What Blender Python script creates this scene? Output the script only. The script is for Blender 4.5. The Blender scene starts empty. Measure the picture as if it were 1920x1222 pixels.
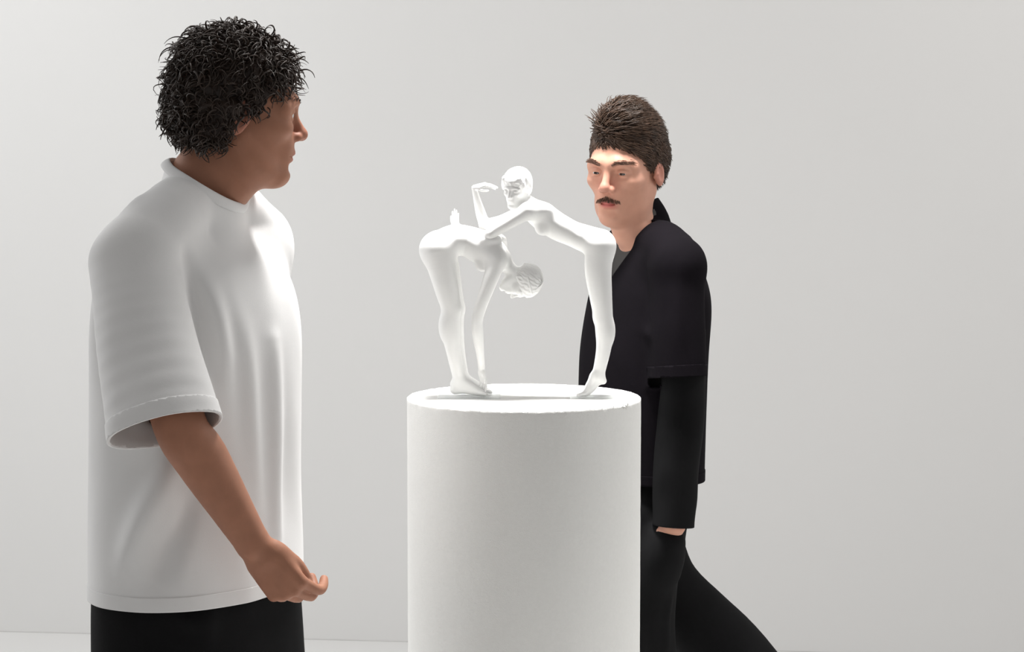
import bpy, bmesh, math
import numpy as np
from mathutils import Vector, Matrix

S = bpy.context.scene
COL = S.collection
f32 = np.float32
R_ = math.radians

# ------------------------------------------------------------------ camera
FPX, CAM_H, PITCH = 4400.0, 1.65, R_(5.0)
cam_d = bpy.data.cameras.new('camera')
cam_d.sensor_width = 36.0
cam_d.lens = 36.0 * FPX / 1920.0
cam = bpy.data.objects.new('camera', cam_d)
cam.location = (0, 0, CAM_H)
cam.rotation_euler = (R_(90) - PITCH, 0, 0)
COL.objects.link(cam)
S.camera = cam
cam_d.dof.use_dof = False

# ------------------------------------------------------------------ world, lights, exposure
W = bpy.data.worlds.new('studio_world')
S.world = W
W.use_nodes = True
bg = W.node_tree.nodes['Background']
bg.inputs[0].default_value = (1.0, 0.985, 0.97, 1)
bg.inputs[1].default_value = 0.355


def area(name, loc, target, sx, sy, power, color=(1, 1, 1), spread=180):
    d = bpy.data.lights.new(name, 'AREA')
    d.shape = 'RECTANGLE'
    d.size, d.size_y, d.energy, d.color = sx, sy, power, color
    d.spread = R_(spread)
    o = bpy.data.objects.new(name, d)
    o.location = loc
    o.rotation_euler = (Vector(target) - Vector(loc)).to_track_quat('-Z', 'Y').to_euler()
    COL.objects.link(o)
    return o


area('key_softbox', (0.05, 4.66, 3.3), (0.02, 4.5, 1.1), 0.70, 0.34, 26, (1, 0.985, 0.965), 62)
area('wall_softbox_left', (-2.7, 4.9, 3.6), (-1.3, 7.6, 0.95), 1.6, 1.0, 48, (0.985, 0.995, 1.0), 150)
area('wall_softbox_right', (2.9, 4.9, 3.6), (1.3, 7.3, 1.0), 1.4, 0.9, 27, (1.0, 0.975, 0.95), 150)

area('added_side_fill_left', (-2.9, 5.35, 1.7), (-0.1, 4.5, 0.9), 0.9, 1.8, 11, (0.99, 0.995, 1.0), 110)  # added fill, out of view, to brighten the plinth's left edge
area('added_side_fill_right', (3.0, 5.1, 1.7), (0.2, 4.5, 0.9), 0.9, 1.8, 6.5, (1.0, 0.985, 0.965), 110)  # weaker fill added on the other side for the plinth's right edge

S.view_settings.view_transform = 'Standard'
S.view_settings.look = 'None'
S.view_settings.gamma = 1
S.view_settings.use_curve_mapping = False
S.view_settings.exposure = 0.0
S.cycles.use_denoising = True
S.cycles.max_bounces = 8
S.cycles.diffuse_bounces = 5


# ------------------------------------------------------------------ pixel -> place
def P(px, py, Y):
    dx, dy = (px - 960) / FPX, (611 - py) / FPX
    t = Y / (math.cos(PITCH) + dy * math.sin(PITCH))
    return np.array([t * dx, Y, CAM_H + t * (-math.sin(PITCH) + dy * math.cos(PITCH))])


# ------------------------------------------------------------------ materials
def mat(name, rgb, rough=0.7, bump=0.0, bscale=200.0, var=0.0, vscale=6.0, spec=0.3, sss=0.0,
        sheen=0.0, stretch=None, attr=None, attr_rgb=None, trans=0.0, ior=1.45):
    m = bpy.data.materials.new(name)
    m.use_nodes = True
    nt = m.node_tree
    b = nt.nodes['Principled BSDF']
    b.inputs['Base Color'].default_value = (*rgb, 1)
    b.inputs['Roughness'].default_value = rough
    b.inputs['Specular IOR Level'].default_value = spec
    b.inputs['IOR'].default_value = ior
    if trans:
        b.inputs['Transmission Weight'].default_value = trans
    if sss:
        b.inputs['Subsurface Weight'].default_value = sss
        b.inputs['Subsurface Radius'].default_value = (0.012, 0.005, 0.003)
        b.inputs['Subsurface Scale'].default_value = 0.6
    if sheen:
        b.inputs['Sheen Weight'].default_value = sheen
    tc = nt.nodes.new('ShaderNodeTexCoord')
    src = tc.outputs['Object']
    if stretch:
        mp = nt.nodes.new('ShaderNodeMapping')
        mp.inputs['Scale'].default_value = stretch
        nt.links.new(src, mp.inputs[0])
        src = mp.outputs[0]
    col = None
    if var:
        n = nt.nodes.new('ShaderNodeTexNoise')
        n.inputs['Scale'].default_value = vscale
        n.inputs['Detail'].default_value = 5
        nt.links.new(src, n.inputs['Vector'])
        r = nt.nodes.new('ShaderNodeValToRGB')
        r.color_ramp.elements[0].position = 0.3
        r.color_ramp.elements[1].position = 0.7
        r.color_ramp.elements[0].color = (*[c * (1 - var) for c in rgb], 1)
        r.color_ramp.elements[1].color = (*[min(1, c * (1 + var)) for c in rgb], 1)
        nt.links.new(n.outputs['Fac'], r.inputs[0])
        col = r.outputs[0]
    if attr:
        a = nt.nodes.new('ShaderNodeAttribute')
        a.attribute_name = attr
        mx = nt.nodes.new('ShaderNodeMix')
        mx.data_type = 'RGBA'
        nt.links.new(a.outputs['Fac'], mx.inputs[0])
        if col is None:
            mx.inputs[6].default_value = (*rgb, 1)
        else:
            nt.links.new(col, mx.inputs[6])
        mx.inputs[7].default_value = (*attr_rgb, 1)
        col = mx.outputs[2]
    if col is not None:
        nt.links.new(col, b.inputs['Base Color'])
    if bump:
        n2 = nt.nodes.new('ShaderNodeTexNoise')
        n2.inputs['Scale'].default_value = bscale
        n2.inputs['Detail'].default_value = 4
        nt.links.new(src, n2.inputs['Vector'])
        bp = nt.nodes.new('ShaderNodeBump')
        bp.inputs['Strength'].default_value = bump
        bp.inputs['Distance'].default_value = 0.002
        nt.links.new(n2.outputs['Fac'], bp.inputs['Height'])
        nt.links.new(bp.outputs[0], b.inputs['Normal'])
    return m


M_WALL = mat('white_wall_paint', (0.80, 0.795, 0.785), 0.9, 0.05, 60, 0.008, 1.2, spec=0.1)
M_FLOOR = mat('white_studio_floor', (0.80, 0.795, 0.785), 0.85, 0.04, 80, 0.01, 2, spec=0.1)
M_SEAM = mat('seam_filler', (0.70, 0.69, 0.68), 0.9, var=0.05, spec=0.1)
M_PLINTH = mat('white_foam', (0.82, 0.82, 0.80), 0.95, 0.42, 520, 0.012, 150, spec=0.05)
M_STATUE = mat('white_resin', (0.81, 0.81, 0.80), 0.62, 0.04, 300, 0.01, 60, spec=0.25)
def clear_acrylic():
    m = bpy.data.materials.new('clear_acrylic')
    m.use_nodes = True
    nt = m.node_tree
    b = nt.nodes['Principled BSDF']
    b.inputs['Base Color'].default_value = (.97, .97, .97, 1)
    b.inputs['Roughness'].default_value = .15
    tr = nt.nodes.new('ShaderNodeBsdfTransparent')
    tr.inputs[0].default_value = (.97, .98, .98, 1)
    mx = nt.nodes.new('ShaderNodeMixShader')
    lw_ = nt.nodes.new('ShaderNodeLayerWeight')
    lw_.inputs[0].default_value = .25
    mr = nt.nodes.new('ShaderNodeMapRange')
    mr.inputs[3].default_value = .22
    mr.inputs[4].default_value = .6
    nt.links.new(lw_.outputs['Facing'], mr.inputs[0])
    nt.links.new(mr.outputs[0], mx.inputs[0])
    nt.links.new(tr.outputs[0], mx.inputs[1])
    nt.links.new(b.outputs[0], mx.inputs[2])
    nt.links.new(mx.outputs[0], nt.nodes['Material Output'].inputs[0])
    return m


M_ACRYL = clear_acrylic()
M_TEE = mat('white_cotton', (0.76, 0.755, 0.75), 0.9, 0.12, 900, 0.012, 12, spec=0.1, sheen=0.08)
M_BLACK = mat('black_trouser_cloth', (0.006, 0.006, 0.0065), 0.85, 0.12, 700, 0.2, 9, spec=0.12)
M_OVER = mat('black_overshirt_cloth', (0.0062, 0.005, 0.0068), 0.9, 0.12, 700, 0.15, 9, spec=0.07)
M_GREY = mat('dark_grey_jersey', (0.075, 0.072, 0.07), 0.9, 0.12, 900, 0.05, 12, spec=0.1)
M_SKIN1 = mat('tanned_skin', (0.37, 0.172, 0.107), 0.55, 0.08, 500, 0.07, 35, spec=0.3, sss=0.12,
              attr='tint', attr_rgb=(0.40, 0.13, 0.10))
M_SKIN2 = mat('fair_skin', (0.60, 0.315, 0.225), 0.5, 0.08, 500, 0.05, 35, spec=0.3, sss=0.12,
              attr='tint', attr_rgb=(0.50, 0.14, 0.12))
M_HAIR1 = mat('dark_brown_hair', (0.034, 0.021, 0.015), 0.5, var=0.45, vscale=60, spec=0.45)
M_HAIR2 = mat('brown_hair', (0.066, 0.037, 0.023), 0.42, var=0.45, vscale=60, spec=0.45)
M_BROW2 = mat('brown_facial_hair', (0.10, 0.05, 0.032), 0.6, var=0.3, vscale=80)
M_EYE = mat('eye_white', (0.62, 0.58, 0.55), 0.2, var=0.03, vscale=80, spec=0.5)
M_IRIS = mat('dark_iris', (0.018, 0.010, 0.006), 0.15, var=0.2, vscale=300, spec=0.6)
M_SHOE = mat('black_leather', (0.012, 0.012, 0.012), 0.4, 0.1, 300, 0.15, 20)
M_SOLE = mat('dark_rubber', (0.02, 0.02, 0.02), 0.8, 0.1, 200, 0.1, 20)


# ------------------------------------------------------------------ implicit modelling kit
def nz(v):
    v = np.asarray(v, float)
    return v / np.linalg.norm(v)


def frame(fwd, up):
    f = nz(fwd)
    u = np.asarray(up, float)
    u = nz(u - f * u.dot(f))
    return np.column_stack([f, np.cross(u, f), u])      # columns: forward, left, up


def catmull(pts, sub=5):
    pts = np.asarray(pts, float)
    if len(pts) < 3:
        t = np.linspace(0, 1, sub + 1)[:, None]
        return pts[0] * (1 - t) + pts[1] * t
    e = np.vstack([2 * pts[0] - pts[1], pts, 2 * pts[-1] - pts[-2]])
    out = []
    for i in range(len(pts) - 1):
        p0, p1, p2, p3 = e[i:i + 4]
        for t in np.linspace(0, 1, sub, endpoint=False):
            out.append(0.5 * (2 * p1 + (p2 - p0) * t + (2 * p0 - 5 * p1 + 4 * p2 - p3) * t * t
                              + (3 * p1 - p0 - 3 * p2 + p3) * t ** 3))
    out.append(pts[-1])
    return np.array(out)


def axis(lo, hi, h, fine=()):
    out, v = [], lo
    while v < hi:
        out.append(v)
        st = h
        for a, b, hf in fine:
            if a <= v <= b:
                st = min(st, hf)
        v += st
    return np.array(out, f32)


class Field:
    def __init__(s, xs, ys, zs):
        s.ax = [np.asarray(a, f32) for a in (xs, ys, zs)]
        s.D = np.full([len(a) for a in s.ax], 9.0, f32)
        s.frame()

    def frame(s, M=None, o=(0, 0, 0), sc=1.0):
        s.M = np.eye(3) if M is None else np.asarray(M, float)
        s.o = np.asarray(o, float)
        s.sc = sc

    def sub(s, lo, hi, pad):
        c = np.array([[(lo, hi)[i][0], (lo, hi)[j][1], (lo, hi)[k][2]] for i in (0, 1) for j in (0, 1) for k in (0, 1)])
        w = (c * s.sc) @ s.M.T + s.o
        a, b = w.min(0) - pad, w.max(0) + pad
        sl = tuple(slice(max(0, int(np.searchsorted(s.ax[i], a[i])) - 1), int(np.searchsorted(s.ax[i], b[i])) + 1) for i in range(3))
        g = [s.ax[i][sl[i]] - f32(s.o[i]) for i in range(3)]
        if min(len(q) for q in g) == 0:
            return None
        X, Y, Z = g[0][:, None, None], g[1][None, :, None], g[2][None, None, :]
        M = (s.M / s.sc).astype(f32)
        return sl, [X * M[0, i] + Y * M[1, i] + Z * M[2, i] for i in range(3)]

    def merge(s, sl, d, k, op):
        d = d * f32(s.sc)
        k = f32(max(k * s.sc, 1e-6))
        a = s.D[sl]
        if op == '-':
            a, d = -a, d
        h = np.maximum(k - np.abs(a - d), 0) / k
        r = np.minimum(a, d) - h * h * k * f32(0.25)
        s.D[sl] = -r if op == '-' else r

    def chain(s, pts, rad, k=0.01, u=None, us=1.0, op='+', sub=5, disp=None, cap=None):
        pts = np.asarray(pts, float)
        rad = np.asarray(rad, float)
        us_ = np.broadcast_to(np.asarray(us, float), rad.shape)
        q = catmull(np.column_stack([pts, rad, us_]), sub)
        rm = (q[:, 3] * np.maximum(q[:, 4], 1)).max()
        r = s.sub(q[:, :3].min(0) - rm, q[:, :3].max(0) + rm, k * s.sc + 0.012)
        if r is None:
            return
        sl, (X, Y, Z) = r
        best = None
        for i in range(len(q) - 1):
            a, b = q[i, :3], q[i + 1, :3]
            ba = b - a
            L2 = max(ba.dot(ba), 1e-12)
            t = np.clip(((X - f32(a[0])) * f32(ba[0]) + (Y - f32(a[1])) * f32(ba[1]) + (Z - f32(a[2])) * f32(ba[2])) / f32(L2), 0, 1)
            dx, dy, dz = X - f32(a[0]) - t * f32(ba[0]), Y - f32(a[1]) - t * f32(ba[1]), Z - f32(a[2]) - t * f32(ba[2])
            if u is not None:
                e = dx * f32(u[0]) + dy * f32(u[1]) + dz * f32(u[2])
                fac = 1.0 / (f32(q[i, 4]) + t * f32(q[i + 1, 4] - q[i, 4])) - 1
                dx, dy, dz = dx + f32(u[0]) * e * fac, dy + f32(u[1]) * e * fac, dz + f32(u[2]) * e * fac
            d = np.sqrt(dx * dx + dy * dy + dz * dz) - (f32(q[i, 3]) + t * f32(q[i + 1, 3] - q[i, 3]))
            best = d if best is None else np.minimum(best, d)
        if disp is not None:
            best = best + disp(X, Y, Z)
        if cap is not None:      # (point, outward normal), world frame only
            c_, n_ = cap
            best = np.maximum(best, (X - f32(c_[0])) * f32(n_[0]) + (Y - f32(c_[1])) * f32(n_[1]) + (Z - f32(c_[2])) * f32(n_[2]))
        s.merge(sl, best, k, op)

    def ell(s, c, r, k=0.01, op='+', R=None, disp=None):
        c, r = np.asarray(c, float), np.asarray(r, float) * np.ones(3)
        rm = r.max() if R is not None else r
        q = s.sub(c - rm, c + rm, k * s.sc + 0.012)
        if q is None:
            return
        sl, (X, Y, Z) = q
        X, Y, Z = X - f32(c[0]), Y - f32(c[1]), Z - f32(c[2])
        X0, Y0, Z0 = X, Y, Z
        if R is not None:
            R = np.asarray(R, f32)
            X, Y, Z = [X0 * R[0, i] + Y0 * R[1, i] + Z0 * R[2, i] for i in range(3)]
        r = r.astype(f32)
        k0 = np.sqrt((X / r[0]) ** 2 + (Y / r[1]) ** 2 + (Z / r[2]) ** 2)
        k1 = np.sqrt((X / r[0] ** 2) ** 2 + (Y / r[1] ** 2) ** 2 + (Z / r[2] ** 2) ** 2) + f32(1e-6)
        d = k0 * (k0 - 1) / k1
        if disp is not None:
            d = d + disp(X0, Y0, Z0)
        s.merge(sl, d, k, op)

    def loft(s, z, a, b, cx=0, cy=0, k=0.01, pw=2.2, op='+'):
        z = np.asarray(z, float)
        a, b = np.asarray(a, float) * np.ones(len(z)), np.asarray(b, float) * np.ones(len(z))
        cx, cy = np.asarray(cx, float) * np.ones(len(z)), np.asarray(cy, float) * np.ones(len(z))
        T = catmull(np.column_stack([z, a, b, cx, cy]), 8)
        lo = ((cx - a).min(), (cy - b).min(), z.min())
        hi = ((cx + a).max(), (cy + b).max(), z.max())
        q = s.sub(lo, hi, k * s.sc + 0.012)
        if q is None:
            return
        sl, (X, Y, Z) = q
        it = lambda i: np.interp(Z, T[:, 0], T[:, i]).astype(f32)
        A, B = it(1), it(2)
        n = (np.abs((X - it(3)) / A) ** f32(pw) + np.abs((Y - it(4)) / B) ** f32(pw)) ** f32(1 / pw)
        d = (n - 1) * np.minimum(A, B)
        d = np.maximum(d, np.maximum(Z - f32(z.max()), f32(z.min()) - Z))
        s.merge(sl, d, k, op)

    def at(s, p):
        i = [min(max(int(np.searchsorted(s.ax[j], p[j])), 0), len(s.ax[j]) - 1) for j in range(3)]
        return s.D[i[0], i[1], i[2]]

    def project(s, p, d, n=400, step=0.0005):
        p = np.array(p, float)
        d = nz(d)
        for _ in range(n):
            if s.at(p) <= 0:
                break
            p = p + d * step
        return p

    def mesh(s, smooth=0):
        D = s.D
        I = D < 0
        n0, n1, n2 = D.shape
        cnt = np.zeros((n0 - 1, n1 - 1, n2 - 1), np.int8)
        for i in (0, 1):
            for j in (0, 1):
                for k in (0, 1):
                    cnt += I[i:n0 - 1 + i, j:n1 - 1 + j, k:n2 - 1 + k]
        act = (cnt > 0) & (cnt < 8)
        ci, cj, ck = np.nonzero(act)
        idx = np.full(act.shape, -1, np.int32)
        idx[ci, cj, ck] = np.arange(len(ci))
        acc = np.zeros((len(ci), 3))
        num = np.zeros(len(ci))
        cor = {}
        for i in (0, 1):
            for j in (0, 1):
                for k in (0, 1):
                    cor[i, j, k] = D[ci + i, cj + j, ck + k].astype(float)
        for a in cor:
            for ax_ in range(3):
                if a[ax_] == 0:
                    b = list(a)
                    b[ax_] = 1
                    va, vb = cor[a], cor[tuple(b)]
                    m = (va < 0) != (vb < 0)
                    t = np.where(m, va / np.where(m, va - vb, 1), 0)
                    pos = np.empty((len(ci), 3))
                    pos[:] = a
                    pos[:, ax_] = t
                    acc[m] += pos[m]
                    num[m] += 1
        loc = acc / np.maximum(num, 1)[:, None]
        V = np.empty_like(loc)
        for d, c in enumerate((ci, cj, ck)):
            A = s.ax[d].astype(float)
            V[:, d] = A[c] + loc[:, d] * (A[c + 1] - A[c])
        Q = []
        for d in range(3):
            e = [1, 2, 0][d], [2, 0, 1][d]
            a = [slice(None)] * 3
            b = [slice(None)] * 3
            a[d] = slice(0, -1)
            b[d] = slice(1, None)
            ch = I[tuple(a)] != I[tuple(b)]
            g = np.array(np.nonzero(ch))
            ok = np.ones(g.shape[1], bool)
            for x in e:
                ok &= (g[x] > 0) & (g[x] < D.shape[x] - 1)
            g = g[:, ok]
            ins = I[tuple(g)]

            def cell(o1, o2):
                c = g.copy()
                c[e[0]] -= o1
                c[e[1]] -= o2
                return idx[tuple(c)]
            q = np.stack([cell(1, 1), cell(0, 1), cell(0, 0), cell(1, 0)], 1)
            q[~ins] = q[~ins][:, ::-1]
            Q.append(q)
        Q = np.concatenate(Q)
        Q = Q[(Q >= 0).all(1)]
        for _ in range(smooth):
            for lam in (0.5, -0.52):
                sm = np.zeros_like(V)
                w = np.zeros(len(V))
                for i in range(4):
                    np.add.at(sm, Q[:, i], V[Q[:, (i + 1) % 4]])
                    np.add.at(sm, Q[:, i], V[Q[:, (i - 1) % 4]])
                    np.add.at(w, Q[:, i], 2)
                V = V + lam * (sm / np.maximum(w, 1)[:, None] - V)
        return V, Q


def normals(V, Q):
    n = np.cross(V[Q[:, 2]] - V[Q[:, 0]], V[Q[:, 3]] - V[Q[:, 1]])
    N = np.zeros_like(V)
    for i in range(4):
        np.add.at(N, Q[:, i], n)
    return N / np.maximum(np.linalg.norm(N, axis=1), 1e-12)[:, None]


def hash3(i, j, k, seed):
    h = (i * 374761393 + j * 668265263 + k * 2147483647 + seed * 974634777) & 0xffffffff
    h = ((h ^ (h >> 13)) * 1274126177) & 0xffffffff
    return ((h ^ (h >> 16)) & 0xffff) / 65535.0 * 2 - 1


def noise(Pn, seed=0):
    Pn = np.asarray(Pn, float)
    f = np.floor(Pn)
    i = f.astype(np.int64)
    t = Pn - f
    t = t * t * (3 - 2 * t)
    out = 0
    for a in (0, 1):
        for b in (0, 1):
            for c in (0, 1):
                w = (t[..., 0] if a else 1 - t[..., 0]) * (t[..., 1] if b else 1 - t[..., 1]) * (t[..., 2] if c else 1 - t[..., 2])
                out = out + w * hash3(i[..., 0] + a, i[..., 1] + b, i[..., 2] + c, seed)
    return out


def fbm(Pn, seed=0, oct=3):
    r, a = 0, 1.0
    for o in range(oct):
        r = r + a * noise(np.asarray(Pn) * 2 ** o, seed + o)
        a *= 0.5
    return r


# ------------------------------------------------------------------ object kit
def make_mesh(name, V, Fc, m, smooth=True):
    """Fc: (n,k) int array of equal-length faces"""
    me = bpy.data.meshes.new(name)
    V = np.asarray(V, f32)
    Fc = np.asarray(Fc, np.int32)
    k = Fc.shape[1]
    me.vertices.add(len(V))
    me.vertices.foreach_set('co', V.ravel())
    me.loops.add(Fc.size)
    me.polygons.add(len(Fc))
    me.polygons.foreach_set('loop_start', np.arange(0, Fc.size, k, dtype=np.int32))
    me.loops.foreach_set('vertex_index', Fc.ravel())
    me.polygons.foreach_set('use_smooth', np.full(len(Fc), smooth))
    me.update(calc_edges=True)
    me.validate()
    for x in (m if isinstance(m, (list, tuple)) else [m]):
        me.materials.append(x)
    return me


def link(name, me, parent=None, origin=None):
    """link a world-space mesh; keep its origin at the parent's place (or at `origin`)"""
    o = bpy.data.objects.new(name, me)
    COL.objects.link(o)
    if parent is not None:
        o.parent = parent
        w = parent_world(parent)
        me.transform(Matrix.Translation(-w))
    elif origin is not None:
        me.transform(Matrix.Translation(-Vector(origin)))
        o.location = origin
    return o


def parent_world(o):
    v = Vector((0, 0, 0))
    while o is not None:
        v = v + Vector(o.location)
        o = o.parent
    return v


def empty(name, loc, label, cat):
    o = bpy.data.objects.new(name, None)
    o.location = loc
    o.empty_display_size = 0.1
    COL.objects.link(o)
    o['label'] = label
    o['category'] = cat
    return o


def bm_to_mesh(bm, name, m, smooth=True):
    me = bpy.data.meshes.new(name)
    for f in bm.faces:
        f.smooth = smooth
    bm.to_mesh(me)
    bm.free()
    for x in (m if isinstance(m, (list, tuple)) else [m]):
        me.materials.append(x)
    return me


def to_bm(V, Q):
    me = make_mesh('tmp', V, Q, M_WALL)
    bm = bmesh.new()
    bm.from_mesh(me)
    bpy.data.meshes.remove(me)
    return bm


def cut(bm, co, no, near=None, rad=None, clear=True):
    """cut away what lies beyond the plane (on the normal's side), within rad of near"""
    if near is None:
        fs = bm.faces[:]
    else:
        nv = Vector(near)
        fs = [f for f in bm.faces if (f.calc_center_median() - nv).length < rad]
    es, vs = set(), set()
    for f in fs:
        es.update(f.edges)
        vs.update(f.verts)
    bmesh.ops.bisect_plane(bm, geom=list(vs) + list(es) + fs, plane_co=Vector(co), plane_no=Vector(no),
                           clear_outer=clear, clear_inner=False, dist=1e-6)


def solidify(o, t):
    md = o.modifiers.new('thickness', 'SOLIDIFY')
    md.thickness = t
    md.offset = -1
    return o


def tubes(strands, sides=5):
    """strands: list of (points (n,3), radii (n,)) -> verts, quads"""
    Vs, Qs, base = [], [], 0
    ang = np.arange(sides) * 2 * np.pi / sides
    ca, sa = np.cos(ang), np.sin(ang)
    for pts, rad in strands:
        pts = np.asarray(pts, float)
        n = len(pts)
        T = np.gradient(pts, axis=0)
        T /= np.maximum(np.linalg.norm(T, axis=1), 1e-9)[:, None]
        ref = np.array([0.3, 0.2, 0.93]) if abs(T[0][2]) < 0.8 else np.array([0.93, 0.3, 0.2])
        a = nz(np.cross(T[0], ref))
        ring = np.empty((n, sides, 3))
        for i in range(n):
            a = a - T[i] * a.dot(T[i])
            a = a / max(np.linalg.norm(a), 1e-9)
            b = np.cross(T[i], a)
            ring[i] = pts[i] + rad[i] * (ca[:, None] * a + sa[:, None] * b)
        Vs.append(ring.reshape(-1, 3))
        i, j = np.meshgrid(np.arange(n - 1), np.arange(sides), indexing='ij')
        j2 = (j + 1) % sides
        q = np.stack([i * sides + j, i * sides + j2, (i + 1) * sides + j2, (i + 1) * sides + j], -1).reshape(-1, 4)
        Qs.append(q + base)
        base += n * sides
    return np.concatenate(Vs), np.concatenate(Qs)


# ------------------------------------------------------------------ heads and hands
def head(F, M, o, s=1.0, male=True, lids=0.0):
    """head in its own frame: x forward, y left, z up; eyes at z=0; chin at z=-.118, crown at .115"""
    F.frame(M, o, s)
    F.ell((-.012, 0, .034), (.098, .076, .083), .02)
    F.ell((-.045, 0, .012), (.062, .068, .062), .03)
    F.ell((.034, 0, -.03), (.060, .060 if male else .051, .090), .03)
    jw = .050 if male else .037
    for sg in (1, -1):
        F.chain([(-.004, sg * jw, -.052), (.03, sg * (jw - .008), -.088), (.070, sg * .016, -.107)], (.017, .016, .014), .03)
        F.ell((.056, sg * (.044 if male else .038), -.024), (.030, .020, .016), .025)
    F.ell((.078, 0, -.104), (.018, .022, .016), .02)
    F.ell((.080, 0, -.062), (.018, .030, .026), .025)
    bw = .0125 if male else .009
    F.chain([(.070, -.050, .010), (.088, -.024, .019), (.091, 0, .016), (.088, .024, .019), (.070, .050, .010)], (bw * .8, bw, bw * .8, bw, bw * .8), .02)
    for sg in (1, -1):
        F.ell((.102, sg * .031, -.001), (.0165, .019, .0120), .014, '-')
        F.ell((.0752, sg * .032, -.002), (.0125, .0160, .0115), .005)
        # lids
        F.ell((.0772, sg * .032, .0046 - lids), (.0146, .0170, .0085), .0025)
        F.ell((.0765, sg * .032, -.0092 + lids * .15), (.0138, .0165, .0060), .0025)
    F.chain([(.089, 0, .012), (.099, 0, -.008), (.112, 0, -.030)], (.0075, .0078, .0095), .012)
    F.ell((.1125, 0, -.034), (.0105, .0105, .0095), .008)
    for sg in (1, -1):
        F.ell((.1015, sg * .0125, -.0385), (.0105, .0070, .0075), .006)
        F.ell((.104, sg * .0065, -.0455), (.005, .0032, .004), .003, '-')
    F.chain([(.083, -.026, -.0705), (.0955, -.010, -.0655), (.0975, 0, -.0665), (.0955, .010, -.0655), (.083, .026, -.0705)], (.0035, .0062, .0058, .0062, .0035), .006)
    F.chain([(.083, -.024, -.0735), (.0945, 0, -.0785), (.083, .024, -.0735)], (.0035, .0072, .0035), .006)
    F.chain([(.087, -.027, -.0715), (.1025, 0, -.0722), (.087, .027, -.0715)], (.0016, .0020, .0016), .003, op='-')
    F.ell((.1035, 0, -.0905), (.012, .022, .006), .012, '-')
    for sg in (1, -1):
        c, sn = math.cos(.25), math.sin(.25)
        Rm = np.array([[c, 0, sn], [0, 1, 0], [-sn, 0, c]])
        F.ell((-.012, sg * .078, -.014), (.019, .0085, .032), .006, R=Rm)
        F.ell((-.006, sg * .087, -.012), (.010, .0065, .019), .004, '-', R=Rm)
        F.chain([(.002, sg * .075, -.022), (.004, sg * .080, -.015)], (.0045, .0045), .004)
    F.frame()


def lip_tint(V, M, o, s, k=1.0):
    L = (V - o) @ M / s
    d = np.abs(L[:, 2] + .0722 + 0.0 * L[:, 1]) / .0105
    a = np.clip(1.35 - d, 0, 1) * np.clip(1.6 - np.abs(L[:, 1]) / .017, 0, 1) * (L[:, 0] > .07)
    ch = np.exp(-(((L[:, 1]) / .03) ** 2 + ((L[:, 2] + .03) / .022) ** 2)) * (L[:, 0] > .05) * 0.28
    er = np.clip((np.abs(L[:, 1]) - .072) / .01, 0, 1) * 0.35 * (np.abs(L[:, 2] + .012) < .04) * (np.abs(L[:, 0]) < .04)
    return np.clip(np.maximum(np.maximum(a, ch), er) * k, 0, 1)


def set_tint(me, t):
    a = me.attributes.new('tint', 'FLOAT', 'POINT')
    a.data.foreach_set('value', np.asarray(t, f32))


FING = [(.0285, .088, (.043, .026, .021), .0092), (.0095, .093, (.048, .030, .022), .0094),
        (-.0095, .090, (.044, .028, .021), .0090), (-.0275, .082, (.034, .021, .019), .0080)]


def hand(F, M, o, s, side, flex, spread=(6, 1, -4, -10), thumb=((.62, .72, -.32), (.35, .85, -.40), (.1, .9, -.45))):
    """x = toward the thumb (times side), y = towards the finger tips, z = back of the hand"""
    F.frame(M, o, s)
    sx = side
    F.chain([(0, -.012, 0), (0, .0, 0), (0, .02, -.001)], (.022, .021, .021), .012, u=(1, 0, 0), us=(1.15, 1.25, 1.5), sub=3)
    for (x, y, seg, r) in FING:
        F.chain([(x * .55 * sx, .012, -.002), (x * .85 * sx, .05, 0), (x * sx, y, 0)], (.0135, .0135, .0112), .012, sub=3)
    F.ell((.024 * sx, .035, -.009), (.017, .028, .014), .012)
    F.ell((-.024 * sx, .035, -.008), (.013, .030, .013), .012)
    for n, (x, y, seg, r) in enumerate(FING):
        p = np.array([x * sx, y, 0.])
        pts, ang = [p.copy()], 0
        sp = R_(spread[n])
        for L, a in zip(seg, flex[n]):
            ang += R_(a)
            d = np.array([math.sin(sp) * math.cos(ang) * sx, math.cos(sp) * math.cos(ang), -math.sin(ang)])
            p = p + d * L
            pts.append(p.copy())
        F.chain(pts, (r * 1.08, r, r * .93, r * .80), .0035, sub=3)
    p = np.array([.021 * sx, .018, -.007])
    pts = [p.copy()]
    for L, d in zip((.040, .031, .025), thumb):
        d = nz(d) * np.array([sx, 1, 1])
        p = p + d * L
        pts.append(p.copy())
    F.chain(pts, (.0135, .0118, .0103, .0085), .006, sub=3)
    F.frame()


def eyeball(parent, M, o, s, sg, look):
    """eye with a white and a darker iris disc, as one small mesh"""
    c = np.asarray(o) + M @ (np.array([.0777, sg * .032, -.0024]) * s)
    bm = bmesh.new()
    bmesh.ops.create_uvsphere(bm, u_segments=24, v_segments=24, radius=.0128 * s)
    for f in bm.faces:
        if Vector(f.calc_center_median()).normalized().z > 0.86:
            f.material_index = 1
    bmesh.ops.rotate(bm, cent=(0, 0, 0), matrix=Vector(nz(look)).to_track_quat('Z', 'Y').to_matrix(), verts=bm.verts)
    bmesh.ops.translate(bm, vec=Vector(c), verts=bm.verts)
    return link('eye', bm_to_mesh(bm, 'eye', [M_EYE, M_IRIS]), parent)


# ================================================================== SETTING
# back wall, turned a few degrees: its foot is 7.57 m away at the left edge, 7.3 m right of the middle
def on_floor(px, py):
    dx, dy = (px - 960) / FPX, (611 - py) / FPX
    t = CAM_H / (math.sin(PITCH) - dy * math.cos(PITCH))
    return np.array([t * dx, t * (math.cos(PITCH) + dy * math.sin(PITCH))])


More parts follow.
